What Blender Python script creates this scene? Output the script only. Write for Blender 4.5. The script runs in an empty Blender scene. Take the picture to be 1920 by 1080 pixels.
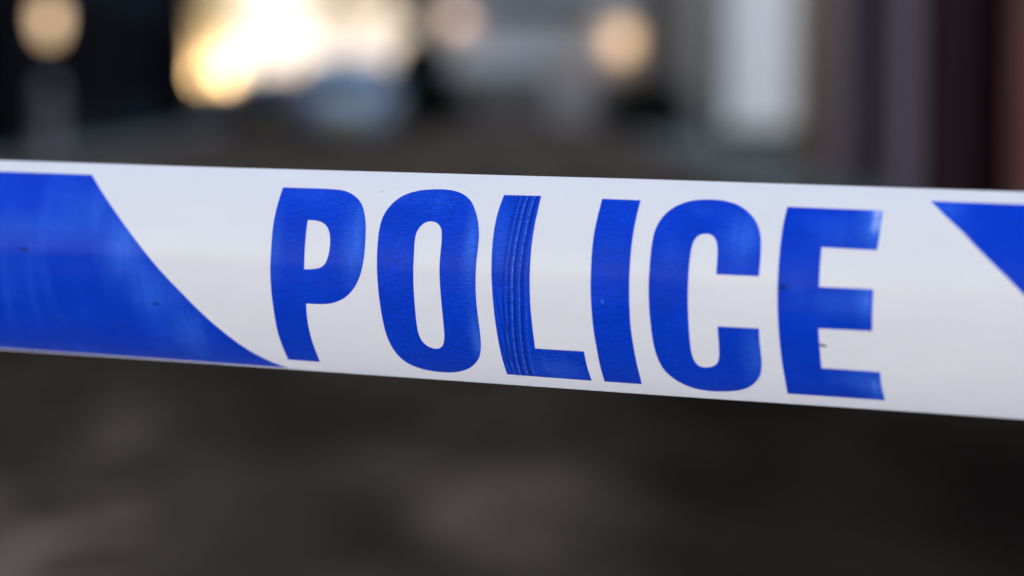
import bpy, bmesh, math, random
from mathutils import Vector, Matrix, noise
from mathutils.geometry import delaunay_2d_cdt
R = math.radians
S = bpy.context.scene

# ---------------------------------------------------------------- camera
cam_data = bpy.data.cameras.new('camera')
cam = bpy.data.objects.new('camera', cam_data)
S.collection.objects.link(cam)
cam.location = (0, 0, 1.15)
cam.rotation_euler = (R(90 - 4.9), 0, 0)
cam_data.lens = 85
cam_data.sensor_width = 36
cam_data.clip_start = 0.02
cam_data.clip_end = 5000
cam_data.dof.use_dof = True
cam_data.dof.focus_distance = 0.742
cam_data.dof.aperture_fstop = 4.9
S.camera = cam

# ---------------------------------------------------------------- sky and sun (low, ahead, from the left, raking the tape from behind)
SUN_AZ, SUN_EL = R(-45), R(17)
w = bpy.data.worlds.new('World'); S.world = w; w.use_nodes = True
nt = w.node_tree
bg = nt.nodes['Background']
sky = nt.nodes.new('ShaderNodeTexSky')
sky.sky_type = 'NISHITA'; sky.sun_disc = False
sky.sun_elevation = SUN_EL
sky.sun_rotation = SUN_AZ
sky.dust_density = .5
sky.ozone_density = 1.0
wb = nt.nodes.new('ShaderNodeMix'); wb.data_type = 'RGBA'; wb.blend_type = 'MULTIPLY'   # camera balanced for shade
wb.inputs[0].default_value = 1; wb.inputs[7].default_value = (1.12, .965, .85, 1)
nt.links.new(sky.outputs[0], wb.inputs[6]); nt.links.new(wb.outputs[2], bg.inputs[0])
bg.inputs[1].default_value = 0.15
sl = bpy.data.lights.new('sun', 'SUN'); sun = bpy.data.objects.new('sun', sl); S.collection.objects.link(sun)
sl.energy = 4.6; sl.angle = R(0.5); sl.color = (1, .85, .71)
sdir = Vector((math.sin(SUN_AZ)*math.cos(SUN_EL), math.cos(SUN_AZ)*math.cos(SUN_EL), math.sin(SUN_EL)))
sun.rotation_euler = sdir.to_track_quat('Z', 'Y').to_euler()
sun.location = (-20, 60, 30)
S.view_settings.view_transform = 'Standard'
S.view_settings.look = 'None'
S.view_settings.exposure = 2.5
S.view_settings.gamma = 1

# ---------------------------------------------------------------- helpers
def link(o, parent=None):
    S.collection.objects.link(o)
    if parent: o.parent = parent
    return o

def tag(o, label=None, cat=None, group=None, kind=None):
    if label: o['label'] = label
    if cat: o['category'] = cat
    if group: o['group'] = group
    if kind: o['kind'] = kind
    return o

def thing(name, loc, label, cat, group=None, rz=0):
    o = link(bpy.data.objects.new(name, None))
    o.location = loc; o.rotation_euler = (0, 0, rz); o.empty_display_size = .1
    return tag(o, label, cat, group)

class MB:
    """collects shapes and links them as ONE mesh object"""
    def __init__(s): s.bm = bmesh.new()
    def box(s, x0, x1, y0, y1, z0, z1, bevel=0):
        b = bmesh.new()
        bmesh.ops.create_cube(b, size=1)
        for v in b.verts:
            v.co = Vector(((x0+x1)/2 + v.co.x*(x1-x0), (y0+y1)/2 + v.co.y*(y1-y0), (z0+z1)/2 + v.co.z*(z1-z0)))
        if bevel: bmesh.ops.bevel(b, geom=b.edges[:], offset=bevel, segments=2, affect='EDGES', profile=.6)
        s._add(b); return s
    def lathe(s, prof, x=0, y=0, n=24, axis='Z'):
        b = bmesh.new(); rings = []
        for r, z in prof:
            ring = []
            for k in range(n):
                a = 2*math.pi*k/n
                p = (r*math.cos(a), r*math.sin(a), z)
                if axis == 'X': p = (z, r*math.cos(a), r*math.sin(a))
                if axis == 'Y': p = (r*math.cos(a), z, r*math.sin(a))
                ring.append(b.verts.new(Vector(p)))
            rings.append(ring)
        for a, c in zip(rings, rings[1:]):
            for k in range(n): b.faces.new((a[k], a[(k+1) % n], c[(k+1) % n], c[k]))
        b.faces.new(rings[0][::-1]); b.faces.new(rings[-1])
        bmesh.ops.recalc_face_normals(b, faces=b.faces)
        for v in b.verts: v.co.x += x; v.co.y += y
        s._add(b); return s
    def tube(s, pts, rads, n=8):
        b = bmesh.new(); prev = None
        for i, p in enumerate(pts):
            p = Vector(p); q = Vector(pts[min(i+1, len(pts)-1)]); o = Vector(pts[max(i-1, 0)])
            d = (q-o).normalized(); m = d.to_track_quat('Z', 'Y').to_matrix()
            ring = [b.verts.new(p + m @ Vector((rads[i]*math.cos(2*math.pi*k/n), rads[i]*math.sin(2*math.pi*k/n), 0))) for k in range(n)]
            if prev:
                for k in range(n): b.faces.new((prev[k], prev[(k+1) % n], ring[(k+1) % n], ring[k]))
            else: b.faces.new(ring[::-1])
            prev = ring
        b.faces.new(prev)
        s._add(b); return s
    def prism(s, outline, y0, y1):
        """outline in (x, z), pushed from y0 to y1"""
        b = bmesh.new()
        A = [b.verts.new((x, y0, z)) for x, z in outline]; B = [b.verts.new((x, y1, z)) for x, z in outline]
        b.faces.new(A); b.faces.new(B[::-1]); n = len(A)
        for k in range(n): b.faces.new((A[k], B[k], B[(k+1) % n], A[(k+1) % n]))
        bmesh.ops.recalc_face_normals(b, faces=b.faces)
        s._add(b); return s
    def _add(s, b):
        me = bpy.data.meshes.new('t'); b.to_mesh(me); b.free(); s.bm.from_mesh(me); bpy.data.meshes.remove(me)
    def build(s, name, mat, parent=None, smooth=False):
        me = bpy.data.meshes.new(name); s.bm.to_mesh(me); s.bm.free()
        me.materials.append(mat)
        if smooth:
            for p in me.polygons: p.use_smooth = True
        return link(bpy.data.objects.new(name, me), parent)

def box(name, mat, parent, *a, bevel=0):
    return MB().box(*a, bevel=bevel).build(name, mat, parent)

# ---------------------------------------------------------------- materials
def mat(name, col, rough=.7, var=.25, scale=3., metal=0, spec=.15, bump=0, emit=None, estr=0):
    m = bpy.data.materials.new(name); m.use_nodes = True
    t = m.node_tree; N = t.nodes; Lk = t.links
    b = N['Principled BSDF']
    b.inputs['Roughness'].default_value = rough
    b.inputs['Metallic'].default_value = metal
    b.inputs['Specular IOR Level'].default_value = spec
    tc = N.new('ShaderNodeTexCoord'); nz = N.new('ShaderNodeTexNoise')
    nz.inputs['Scale'].default_value = scale; nz.inputs['Detail'].default_value = 6; nz.inputs['Roughness'].default_value = .6
    Lk.new(tc.outputs['Object'], nz.inputs['Vector'])
    mr = N.new('ShaderNodeMapRange'); mr.inputs[1].default_value = .3; mr.inputs[2].default_value = .7
    mr.inputs[3].default_value = 1-var; mr.inputs[4].default_value = 1+var
    Lk.new(nz.outputs[0], mr.inputs[0])
    mx = N.new('ShaderNodeVectorMath'); mx.operation = 'SCALE'; mx.inputs[0].default_value = col
    Lk.new(mr.outputs[0], mx.inputs['Scale']); Lk.new(mx.outputs[0], b.inputs['Base Color'])
    if bump:
        bp = N.new('ShaderNodeBump'); bp.inputs['Strength'].default_value = bump; bp.inputs['Distance'].default_value = .02
        Lk.new(nz.outputs[0], bp.inputs['Height']); Lk.new(bp.outputs[0], b.inputs['Normal'])
    if emit:
        b.inputs['Emission Color'].default_value = (*emit, 1); b.inputs['Emission Strength'].default_value = estr
    return m

def mat_brick(name, c1, c2, mortar):
    m = bpy.data.materials.new(name); m.use_nodes = True
    t = m.node_tree; N = t.nodes; Lk = t.links; b = N['Principled BSDF']
    tc = N.new('ShaderNodeTexCoord'); mp = N.new('ShaderNodeMapping'); br = N.new('ShaderNodeTexBrick')
    sx = N.new('ShaderNodeSeparateXYZ'); cx = N.new('ShaderNodeCombineXYZ'); ad = N.new('ShaderNodeMath')
    Lk.new(tc.outputs['Object'], sx.inputs[0]); Lk.new(sx.outputs[0], ad.inputs[0]); Lk.new(sx.outputs[1], ad.inputs[1])
    Lk.new(ad.outputs[0], cx.inputs[0]); Lk.new(sx.outputs[2], cx.inputs[1])
    Lk.new(cx.outputs[0], br.inputs['Vector'])
    br.inputs['Scale'].default_value = 1; br.inputs['Brick Width'].default_value = .225; br.inputs['Row Height'].default_value = .075
    br.inputs['Mortar Size'].default_value = .008
    br.inputs['Color1'].default_value = (*c1, 1); br.inputs['Color2'].default_value = (*c2, 1); br.inputs['Mortar'].default_value = (*mortar, 1)
    Lk.new(br.outputs[0], b.inputs['Base Color']); b.inputs['Roughness'].default_value = .85
    return m

M = {}
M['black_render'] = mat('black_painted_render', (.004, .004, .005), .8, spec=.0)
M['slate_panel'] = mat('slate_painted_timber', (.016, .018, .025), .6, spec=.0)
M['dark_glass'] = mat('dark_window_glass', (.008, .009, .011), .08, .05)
M['shade_glass'] = mat('dark_shop_glass', (.006, .006, .008), .5, .05, spec=.0)
M['grey_render'] = mat('grey_render', (.82, .74, .70), .9, .15)
M['brown_render'] = mat('brown_stained_render', (.24, .19, .165), .9)
M['pale_door'] = mat('pale_painted_door', (.72, .58, .52), .5, .1)
M['navy_trim'] = mat('navy_trim', (.02, .024, .04), .5)
M['white_render'] = mat('white_render', (.80, .71, .72), .85, .1)
M['greywhite'] = mat('grey_white_shutter', (.38, .35, .31), .7, .1)
M['teal'] = mat('teal_painted_metal', (.07, .11, .13), .5)
M['brown_wood'] = mat('brown_stained_wood', (.17, .08, .055), .6)
M['mauve'] = mat('mauve_grey_paint', (.30, .21, .255), .55, .1)
M['black_paint'] = mat('black_door_paint', (.010, .009, .010), .6, spec=.0)
M['plum'] = mat('plum_brown_render', (.06, .030, .034), .85, spec=.0)
M['near_black'] = mat('near_black_paint', (.004, .0015, .0015), .7, spec=.0)
M['brick'] = mat_brick('red_brick', (.26, .04, .025), (.32, .06, .035), (.14, .09, .08))
M['brown_brick'] = mat_brick('brown_brick', (.07, .05, .038), (.09, .065, .05), (.13, .12, .11))
M['roof'] = mat('roof_slate', (.05, .05, .06), .6)
M['bollard'] = mat('grey_painted_iron', (.27, .22, .23), .5)
M['metal'] = mat('dark_iron', (.03, .03, .03), .4, metal=.6)
M['lamp'] = mat('lit_lamp_glass', (.8, .6, .4), .3, emit=(1, .66, .38), estr=.31)
M['lamp_dim'] = mat('lit_dim_lamp_glass', (.8, .6, .5), .3, emit=(1, .66, .48), estr=.32)
M['car_blue'] = mat('silver_blue_paint', (.30, .37, .48), .3, .05, metal=.3)
M['car_navy'] = mat('navy_paint', (.03, .04, .075), .25, .05, metal=.2)
M['rubber'] = mat('tyre_rubber', (.015, .015, .015), .85)
M['alloy'] = mat('alloy_wheel', (.35, .35, .36), .35, metal=.9)
M['tail'] = mat('tail_lamp_plastic', (.25, .01, .01), .25)
M['plate'] = mat('yellow_plate', (.6, .42, .03), .5)
M['bark'] = mat('bark', (.05, .04, .03), .9, bump=.4)
M['leaf_dark'] = mat('dark_evergreen_leaf', (.010, .014, .010), .7, .5, 8)
M['leaf_olive'] = mat('olive_leaf', (.24, .17, .08), .7, .3, 8)  # colour raised to stand for sunlight glowing through the leaves
M['hedge'] = mat('dark_hedge_leaf', (.018, .020, .011), .7, .5, 8)
M['moss'] = mat('mossy_paving', (.075, .078, .062), .9, .3, 2)
M['cream'] = mat('cream_render', (.50, .46, .42), .9, .06, 1, spec=.05)
M['bounce_paving'] = mat('pale_bounce_paving', (.46, .39, .34), .9, .15, 2)
M['kerb'] = mat('granite_kerb', (.10, .095, .09), .8)

# outlines of the printed word in flat tape millimetres (along, across)
PRINT = {
 'P': [
  [(-71.86,28.69),(-66.84,28.68),(-61.64,28.68),(-56.87,28.66),(-53.10,28.54),(-50.68,28.34),(-49.21,28.09),(-48.19,27.75),(-47.09,27.28),(-45.84,26.66),(-44.69,25.93),(-43.66,25.12),(-42.75,24.26),(-42.00,23.35),(-41.40,22.38),(-40.89,21.36),(-40.43,20.32),(-40.03,19.26),(-39.70,18.17),(-39.43,17.04),(-39.20,15.88),(-39.02,14.67),(-38.89,13.42),(-38.81,12.16),(-38.76,10.91),(-38.75,9.67),(-38.77,8.41),(-38.83,7.18),(-38.95,5.99),(-39.11,4.85),(-39.31,3.75),(-39.57,2.69),(-39.88,1.66),(-40.25,0.65),(-40.68,-0.33),(-41.15,-1.26),(-41.68,-2.14),(-42.27,-2.95),(-42.91,-3.72),(-43.58,-4.43),(-44.28,-5.08),(-44.98,-5.68),(-45.69,-6.21),(-46.44,-6.70),(-47.24,-7.14),(-48.10,-7.53),(-49.01,-7.88),(-49.95,-8.17),(-50.87,-8.42),(-51.72,-8.59),(-52.54,-8.71),(-53.41,-8.79),(-54.43,-8.86),(-55.66,-8.91),(-57.04,-8.93),(-58.47,-8.93),(-59.88,-8.95),(-59.94,-10.04),(-60.03,-11.15),(-60.11,-12.27),(-60.18,-13.42),(-60.23,-14.60),(-60.27,-15.82),(-60.30,-17.06),(-60.31,-18.32),(-60.32,-19.57),(-60.32,-20.82),(-60.31,-22.15),(-60.29,-23.63),(-60.26,-25.32),(-60.25,-27.22),(-60.33,-29.31),(-60.55,-31.57),(-72.27,-31.46),(-72.09,-29.54),(-72.03,-27.77),(-72.03,-26.10),(-72.04,-24.48),(-72.06,-22.93),(-72.10,-21.43),(-72.13,-19.92),(-72.13,-18.33),(-72.09,-16.64),(-72.04,-14.87),(-72.00,-13.09),(-71.98,-11.37),(-72.00,-9.71),(-72.03,-8.07),(-72.06,-6.45),(-72.09,-4.84),(-72.10,-3.25),(-72.11,-1.67),(-72.11,-0.09),(-72.11,1.48),(-72.09,3.04),(-72.06,4.60),(-72.03,6.16),(-72.02,7.72),(-72.03,9.31),(-72.06,10.93),(-72.09,12.51),(-72.12,14.01),(-72.13,15.39),(-72.13,16.69),(-72.12,17.94),(-72.10,19.18),(-72.08,20.39),(-72.04,21.57),(-72.00,22.73),(-71.96,23.91),(-71.92,25.09),(-71.88,26.26),(-71.85,27.46)],
  [(-60.06,17.66),(-59.38,17.66),(-58.71,17.67),(-58.03,17.67),(-57.37,17.63),(-56.71,17.55),(-56.04,17.44),(-55.40,17.29),(-54.81,17.08),(-54.25,16.81),(-53.73,16.48),(-53.25,16.11),(-52.82,15.69),(-52.44,15.22),(-52.11,14.71),(-51.83,14.15),(-51.59,13.52),(-51.39,12.81),(-51.24,12.03),(-51.14,11.22),(-51.09,10.42),(-51.08,9.64),(-51.13,8.84),(-51.21,8.06),(-51.33,7.32),(-51.47,6.63),(-51.65,5.98),(-51.87,5.37),(-52.12,4.82),(-52.39,4.34),(-52.69,3.92),(-53.05,3.55),(-53.48,3.22),(-53.98,2.94),(-54.54,2.72),(-55.18,2.53),(-55.93,2.37),(-56.82,2.24),(-57.84,2.16),(-58.90,2.09),(-59.94,2.01),(-59.91,3.24),(-59.89,4.45),(-59.89,5.69),(-59.89,6.97),(-59.89,8.34),(-59.92,9.76),(-59.95,11.20),(-59.98,12.57),(-59.99,13.88),(-60.00,15.14),(-60.01,16.39)],
 ],
 'O': [
  [(-18.26,29.82),(-17.03,29.88),(-15.83,29.91),(-14.66,29.88),(-13.51,29.77),(-12.37,29.60),(-11.26,29.37),(-10.18,29.06),(-9.14,28.67),(-8.14,28.19),(-7.19,27.63),(-6.29,26.99),(-5.47,26.31),(-4.75,25.56),(-4.12,24.75),(-3.55,23.89),(-3.01,23.01),(-2.50,22.11),(-2.03,21.17),(-1.62,20.20),(-1.24,19.20),(-0.91,18.15),(-0.63,17.07),(-0.40,15.97),(-0.23,14.88),(-0.14,13.80),(-0.11,12.71),(-0.12,11.64),(-0.14,10.63),(-0.18,9.71),(-0.24,8.86),(-0.29,7.98),(-0.34,7.01),(-0.37,5.90),(-0.39,4.69),(-0.42,3.44),(-0.43,2.21),(-0.44,1.00),(-0.44,-0.21),(-0.44,-1.42),(-0.42,-2.63),(-0.40,-3.86),(-0.37,-5.08),(-0.34,-6.32),(-0.31,-7.57),(-0.27,-8.84),(-0.22,-10.13),(-0.19,-11.42),(-0.18,-12.67),(-0.19,-13.88),(-0.21,-15.07),(-0.27,-16.23),(-0.37,-17.38),(-0.53,-18.52),(-0.72,-19.65),(-0.96,-20.73),(-1.24,-21.74),(-1.54,-22.63),(-1.85,-23.42),(-2.22,-24.17),(-2.68,-24.94),(-3.26,-25.75),(-3.94,-26.57),(-4.68,-27.37),(-5.45,-28.12),(-6.24,-28.81),(-7.07,-29.44),(-7.96,-30.03),(-8.93,-30.58),(-10.00,-31.09),(-11.17,-31.56),(-12.38,-31.97),(-13.59,-32.28),(-14.79,-32.49),(-16.01,-32.60),(-17.24,-32.63),(-18.49,-32.59),(-19.79,-32.49),(-21.14,-32.32),(-22.46,-32.08),(-23.69,-31.75),(-24.83,-31.33),(-25.91,-30.83),(-26.91,-30.27),(-27.79,-29.66),(-28.55,-29.00),(-29.20,-28.30),(-29.78,-27.55),(-30.30,-26.72),(-30.79,-25.82),(-31.22,-24.86),(-31.61,-23.85),(-31.95,-22.78),(-32.25,-21.66),(-32.51,-20.50),(-32.73,-19.29),(-32.92,-18.03),(-33.06,-16.74),(-33.16,-15.41),(-33.24,-14.03),(-33.33,-12.58),(-33.42,-11.04),(-33.51,-9.44),(-33.61,-7.79),(-33.70,-6.14),(-33.80,-4.43),(-33.89,-2.66),(-34.00,-0.93),(-34.09,0.69),(-34.17,2.16),(-34.24,3.55),(-34.30,4.88),(-34.34,6.18),(-34.38,7.46),(-34.41,8.70),(-34.43,9.91),(-34.44,11.08),(-34.46,12.22),(-34.48,13.32),(-34.48,14.39),(-34.44,15.43),(-34.39,16.44),(-34.31,17.41),(-34.19,18.35),(-34.01,19.26),(-33.75,20.14),(-33.43,20.99),(-33.07,21.81),(-32.66,22.59),(-32.22,23.34),(-31.73,24.06),(-31.20,24.74),(-30.62,25.39),(-30.01,26.00),(-29.36,26.58),(-28.64,27.12),(-27.82,27.62),(-26.87,28.08),(-25.81,28.50),(-24.68,28.86),(-23.50,29.17),(-22.25,29.42),(-20.91,29.60),(-19.56,29.73)],
  [(-16.89,18.81),(-16.36,18.75),(-15.80,18.62),(-15.25,18.44),(-14.76,18.19),(-14.32,17.88),(-13.92,17.50),(-13.57,17.06),(-13.28,16.55),(-13.05,15.96),(-12.89,15.29),(-12.78,14.56),(-12.68,13.78),(-12.63,12.94),(-12.61,12.04),(-12.61,11.10),(-12.62,10.12),(-12.64,9.10),(-12.68,8.04),(-12.72,6.96),(-12.74,5.88),(-12.73,4.84),(-12.71,3.81),(-12.67,2.76),(-12.63,1.66),(-12.57,0.49),(-12.51,-0.73),(-12.44,-1.97),(-12.39,-3.21),(-12.34,-4.45),(-12.30,-5.69),(-12.27,-6.93),(-12.25,-8.19),(-12.24,-9.49),(-12.24,-10.83),(-12.27,-12.14),(-12.32,-13.37),(-12.39,-14.50),(-12.47,-15.56),(-12.57,-16.55),(-12.73,-17.46),(-12.92,-18.31),(-13.15,-19.09),(-13.42,-19.78),(-13.72,-20.38),(-14.07,-20.88),(-14.45,-21.27),(-14.86,-21.58),(-15.27,-21.83),(-15.69,-22.00),(-16.12,-22.10),(-16.56,-22.13),(-17.04,-22.10),(-17.57,-22.02),(-18.15,-21.87),(-18.72,-21.65),(-19.24,-21.35),(-19.71,-20.97),(-20.14,-20.51),(-20.53,-19.98),(-20.85,-19.41),(-21.10,-18.80),(-21.29,-18.15),(-21.43,-17.43),(-21.53,-16.62),(-21.58,-15.72),(-21.58,-14.75),(-21.57,-13.70),(-21.55,-12.57),(-21.54,-11.37),(-21.52,-10.09),(-21.51,-8.76),(-21.50,-7.41),(-21.51,-6.04),(-21.53,-4.63),(-21.56,-3.21),(-21.58,-1.81),(-21.59,-0.41),(-21.60,0.98),(-21.61,2.36),(-21.63,3.68),(-21.64,4.95),(-21.64,6.19),(-21.65,7.38),(-21.66,8.54),(-21.69,9.69),(-21.72,10.82),(-21.74,11.88),(-21.74,12.81),(-21.70,13.58),(-21.64,14.21),(-21.54,14.76),(-21.39,15.30),(-21.18,15.84),(-20.93,16.34),(-20.64,16.81),(-20.33,17.22),(-20.00,17.59),(-19.65,17.91),(-19.26,18.19),(-18.85,18.42),(-18.40,18.59),(-17.91,18.72),(-17.40,18.80)],
 ],
 'L': [
  [(5.31,28.53),(17.66,28.62),(17.72,27.35),(17.76,26.11),(17.78,24.89),(17.79,23.70),(17.78,22.54),(17.75,21.41),(17.72,20.27),(17.69,19.10),(17.66,17.86),(17.62,16.59),(17.59,15.31),(17.56,14.05),(17.54,12.82),(17.53,11.58),(17.52,10.36),(17.51,9.13),(17.51,7.91),(17.51,6.70),(17.51,5.48),(17.51,4.26),(17.52,3.04),(17.53,1.82),(17.55,0.60),(17.56,-0.63),(17.57,-1.86),(17.58,-3.09),(17.58,-4.34),(17.60,-5.59),(17.61,-6.86),(17.63,-8.16),(17.65,-9.44),(17.66,-10.69),(17.66,-11.90),(17.65,-13.08),(17.64,-14.23),(17.62,-15.36),(17.59,-16.46),(17.55,-17.52),(17.50,-18.58),(17.44,-19.67),(33.46,-19.60),(33.47,-20.98),(33.44,-22.41),(33.39,-23.87),(33.36,-25.34),(33.34,-26.83),(33.33,-28.34),(33.29,-29.92),(33.18,-31.64),(5.08,-31.33),(5.27,-29.17),(5.36,-27.21),(5.39,-25.34),(5.42,-23.48),(5.46,-21.62),(5.50,-19.77),(5.52,-17.93),(5.52,-16.10),(5.50,-14.27),(5.46,-12.41),(5.41,-10.57),(5.35,-8.78),(5.29,-7.02),(5.22,-5.27),(5.15,-3.55),(5.07,-1.84),(5.00,-0.14),(4.91,1.55),(4.83,3.24),(4.76,4.92),(4.70,6.62),(4.65,8.33),(4.60,10.02),(4.56,11.68),(4.54,13.30),(4.52,14.91),(4.52,16.47),(4.54,17.96),(4.57,19.34),(4.63,20.65),(4.71,21.93),(4.81,23.22),(4.93,24.52),(5.07,25.83),(5.21,27.16)],
 ],
 'I': [
  [(37.62,28.28),(49.95,28.24),(49.96,27.04),(49.94,25.87),(49.92,24.71),(49.88,23.57),(49.85,22.44),(49.80,21.33),(49.76,20.21),(49.72,19.05),(49.69,17.84),(49.66,16.59),(49.64,15.34),(49.62,14.10),(49.61,12.89),(49.62,11.68),(49.62,10.47),(49.63,9.27),(49.63,8.08),(49.63,6.88),(49.63,5.68),(49.63,4.49),(49.63,3.29),(49.64,2.09),(49.64,0.89),(49.65,-0.31),(49.65,-1.52),(49.66,-2.73),(49.66,-3.95),(49.67,-5.18),(49.67,-6.40),(49.66,-7.62),(49.67,-8.87),(49.68,-10.18),(49.71,-11.58),(49.75,-13.04),(49.79,-14.55),(49.83,-16.08),(49.86,-17.59),(49.88,-19.12),(49.90,-20.73),(49.91,-22.49),(49.90,-24.46),(49.86,-26.64),(49.74,-29.03),(49.49,-31.67),(37.36,-31.61),(37.54,-29.56),(37.62,-27.69),(37.66,-25.92),(37.70,-24.20),(37.74,-22.48),(37.78,-20.79),(37.81,-19.14),(37.80,-17.54),(37.76,-16.00),(37.69,-14.51),(37.63,-13.03),(37.57,-11.51),(37.54,-9.94),(37.51,-8.32),(37.48,-6.72),(37.44,-5.19),(37.40,-3.78),(37.36,-2.43),(37.33,-1.08),(37.31,0.31),(37.30,1.79),(37.30,3.33),(37.29,4.86),(37.28,6.34),(37.26,7.74),(37.24,9.09),(37.22,10.42),(37.21,11.77),(37.21,13.16),(37.21,14.56),(37.23,15.96),(37.25,17.31),(37.30,18.61),(37.36,19.86),(37.43,21.12),(37.49,22.44),(37.54,23.83),(37.60,25.27),(37.63,26.75)],
 ],
 'C': [
  [(72.02,29.34),(73.04,29.32),(74.06,29.28),(75.09,29.19),(76.13,29.03),(77.20,28.82),(78.29,28.56),(79.37,28.24),(80.41,27.83),(81.42,27.32),(82.41,26.73),(83.35,26.09),(84.23,25.41),(85.04,24.70),(85.80,23.95),(86.48,23.17),(87.09,22.38),(87.60,21.57),(88.04,20.74),(88.40,19.91),(88.71,19.08),(88.96,18.30),(89.13,17.54),(89.27,16.74),(89.39,15.85),(89.49,14.83),(89.57,13.72),(89.61,12.56),(89.64,11.40),(89.64,10.21),(89.61,9.00),(89.56,7.77),(89.51,6.55),(76.53,6.54),(76.55,7.46),(76.57,8.40),(76.57,9.32),(76.56,10.21),(76.55,11.05),(76.52,11.87),(76.48,12.65),(76.41,13.39),(76.32,14.09),(76.21,14.76),(76.06,15.38),(75.86,15.95),(75.59,16.48),(75.27,16.96),(74.90,17.39),(74.49,17.73),(74.02,17.99),(73.50,18.17),(72.95,18.28),(72.40,18.31),(71.83,18.27),(71.22,18.16),(70.64,17.97),(70.13,17.69),(69.70,17.31),(69.31,16.84),(68.98,16.29),(68.71,15.67),(68.53,14.97),(68.41,14.19),(68.33,13.34),(68.26,12.41),(68.19,11.39),(68.14,10.29),(68.10,9.13),(68.07,7.94),(68.05,6.71),(68.04,5.44),(68.03,4.14),(68.02,2.85),(68.01,1.58),(68.00,0.30),(67.99,-0.98),(67.98,-2.27),(67.99,-3.56),(68.00,-4.86),(68.01,-6.17),(68.01,-7.49),(68.01,-8.86),(67.99,-10.26),(67.97,-11.63),(67.95,-12.92),(67.94,-14.09),(67.92,-15.18),(67.92,-16.21),(67.96,-17.19),(68.03,-18.13),(68.14,-19.01),(68.29,-19.82),(68.50,-20.54),(68.77,-21.15),(69.09,-21.67),(69.46,-22.09),(69.90,-22.41),(70.41,-22.61),(70.99,-22.70),(71.61,-22.70),(72.23,-22.64),(72.87,-22.51),(73.55,-22.31),(74.19,-22.03),(74.76,-21.65),(75.23,-21.20),(75.63,-20.68),(75.97,-20.04),(76.27,-19.23),(76.49,-18.22),(76.65,-17.04),(76.75,-15.78),(76.83,-14.47),(76.89,-13.11),(76.91,-11.67),(76.90,-10.21),(76.88,-8.80),(89.57,-8.75),(89.55,-9.78),(89.52,-10.82),(89.49,-11.88),(89.48,-13.00),(89.50,-14.20),(89.53,-15.49),(89.54,-16.77),(89.51,-17.95),(89.44,-19.00),(89.33,-19.96),(89.19,-20.88),(89.00,-21.77),(88.79,-22.64),(88.55,-23.47),(88.23,-24.28),(87.80,-25.13),(87.22,-26.04),(86.54,-27.00),(85.75,-27.94),(84.88,-28.81),(83.94,-29.58),(82.91,-30.29),(81.80,-30.92),(80.59,-31.48),(79.24,-31.94),(77.79,-32.30),(76.29,-32.58),(74.84,-32.79),(73.42,-32.93),(72.02,-32.99),(70.65,-32.96),(69.36,-32.84),(68.16,-32.65),(67.03,-32.40),(65.95,-32.03),(64.89,-31.53),(63.82,-30.87),(62.76,-30.09),(61.74,-29.25),(60.84,-28.37),(60.05,-27.47),(59.35,-26.53),(58.74,-25.56),(58.21,-24.55),(57.78,-23.52),(57.45,-22.46),(57.17,-21.36),(56.93,-20.20),(56.71,-18.99),(56.53,-17.74),(56.39,-16.43),(56.27,-15.04),(56.19,-13.55),(56.13,-11.97),(56.08,-10.37),(56.03,-8.82),(55.97,-7.31),(55.91,-5.82),(55.85,-4.35),(55.81,-2.88),(55.78,-1.42),(55.75,0.03),(55.74,1.48),(55.74,2.92),(55.75,4.38),(55.77,5.84),(55.79,7.29),(55.81,8.68),(55.82,10.03),(55.83,11.34),(55.85,12.61),(55.90,13.85),(55.95,15.05),(56.02,16.22),(56.13,17.37),(56.32,18.48),(56.59,19.57),(56.92,20.63),(57.33,21.66),(57.82,22.63),(58.40,23.55),(59.06,24.42),(59.79,25.22),(60.57,25.95),(61.41,26.60),(62.31,27.18),(63.24,27.68),(64.18,28.11),(65.12,28.46),(66.08,28.73),(67.04,28.94),(68.02,29.10),(69.01,29.23),(70.00,29.30),(71.01,29.34)],
 ],
 'E': [
  [(95.43,27.81),(123.89,27.69),(123.95,26.18),(123.99,24.73),(124.01,23.28),(124.01,21.80),(123.99,20.26),(123.96,18.68),(123.90,17.09),(123.83,15.54),(107.49,15.75),(107.52,14.39),(107.53,13.04),(107.54,11.68),(107.54,10.28),(107.55,8.83),(107.56,7.33),(107.57,5.82),(107.55,4.32),(123.48,4.38),(123.46,2.96),(123.43,1.54),(123.39,0.10),(123.35,-1.37),(123.31,-2.89),(123.27,-4.45),(123.22,-6.04),(123.15,-7.64),(107.42,-7.74),(107.45,-9.27),(107.46,-10.81),(107.45,-12.37),(107.44,-13.95),(107.43,-15.52),(107.41,-17.12),(107.38,-18.74),(107.31,-20.42),(124.60,-20.51),(124.56,-21.68),(124.51,-22.87),(124.45,-24.11),(124.42,-25.43),(124.42,-26.87),(124.44,-28.44),(124.43,-30.12),(124.37,-31.93),(95.14,-31.73),(95.35,-29.48),(95.48,-27.42),(95.55,-25.50),(95.60,-23.66),(95.62,-21.90),(95.61,-20.19),(95.59,-18.51),(95.58,-16.82),(95.56,-15.09),(95.53,-13.35),(95.51,-11.63),(95.48,-9.94),(95.46,-8.28),(95.43,-6.65),(95.41,-5.04),(95.39,-3.44),(95.36,-1.85),(95.33,-0.27),(95.31,1.30),(95.28,2.87),(95.27,4.43),(95.26,5.99),(95.26,7.56),(95.25,9.12),(95.24,10.69),(95.22,12.26),(95.21,13.85),(95.20,15.44),(95.20,17.08),(95.21,18.76),(95.21,20.42),(95.23,22.01),(95.27,23.50),(95.34,24.93),(95.40,26.34)],
 ],
}
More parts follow.
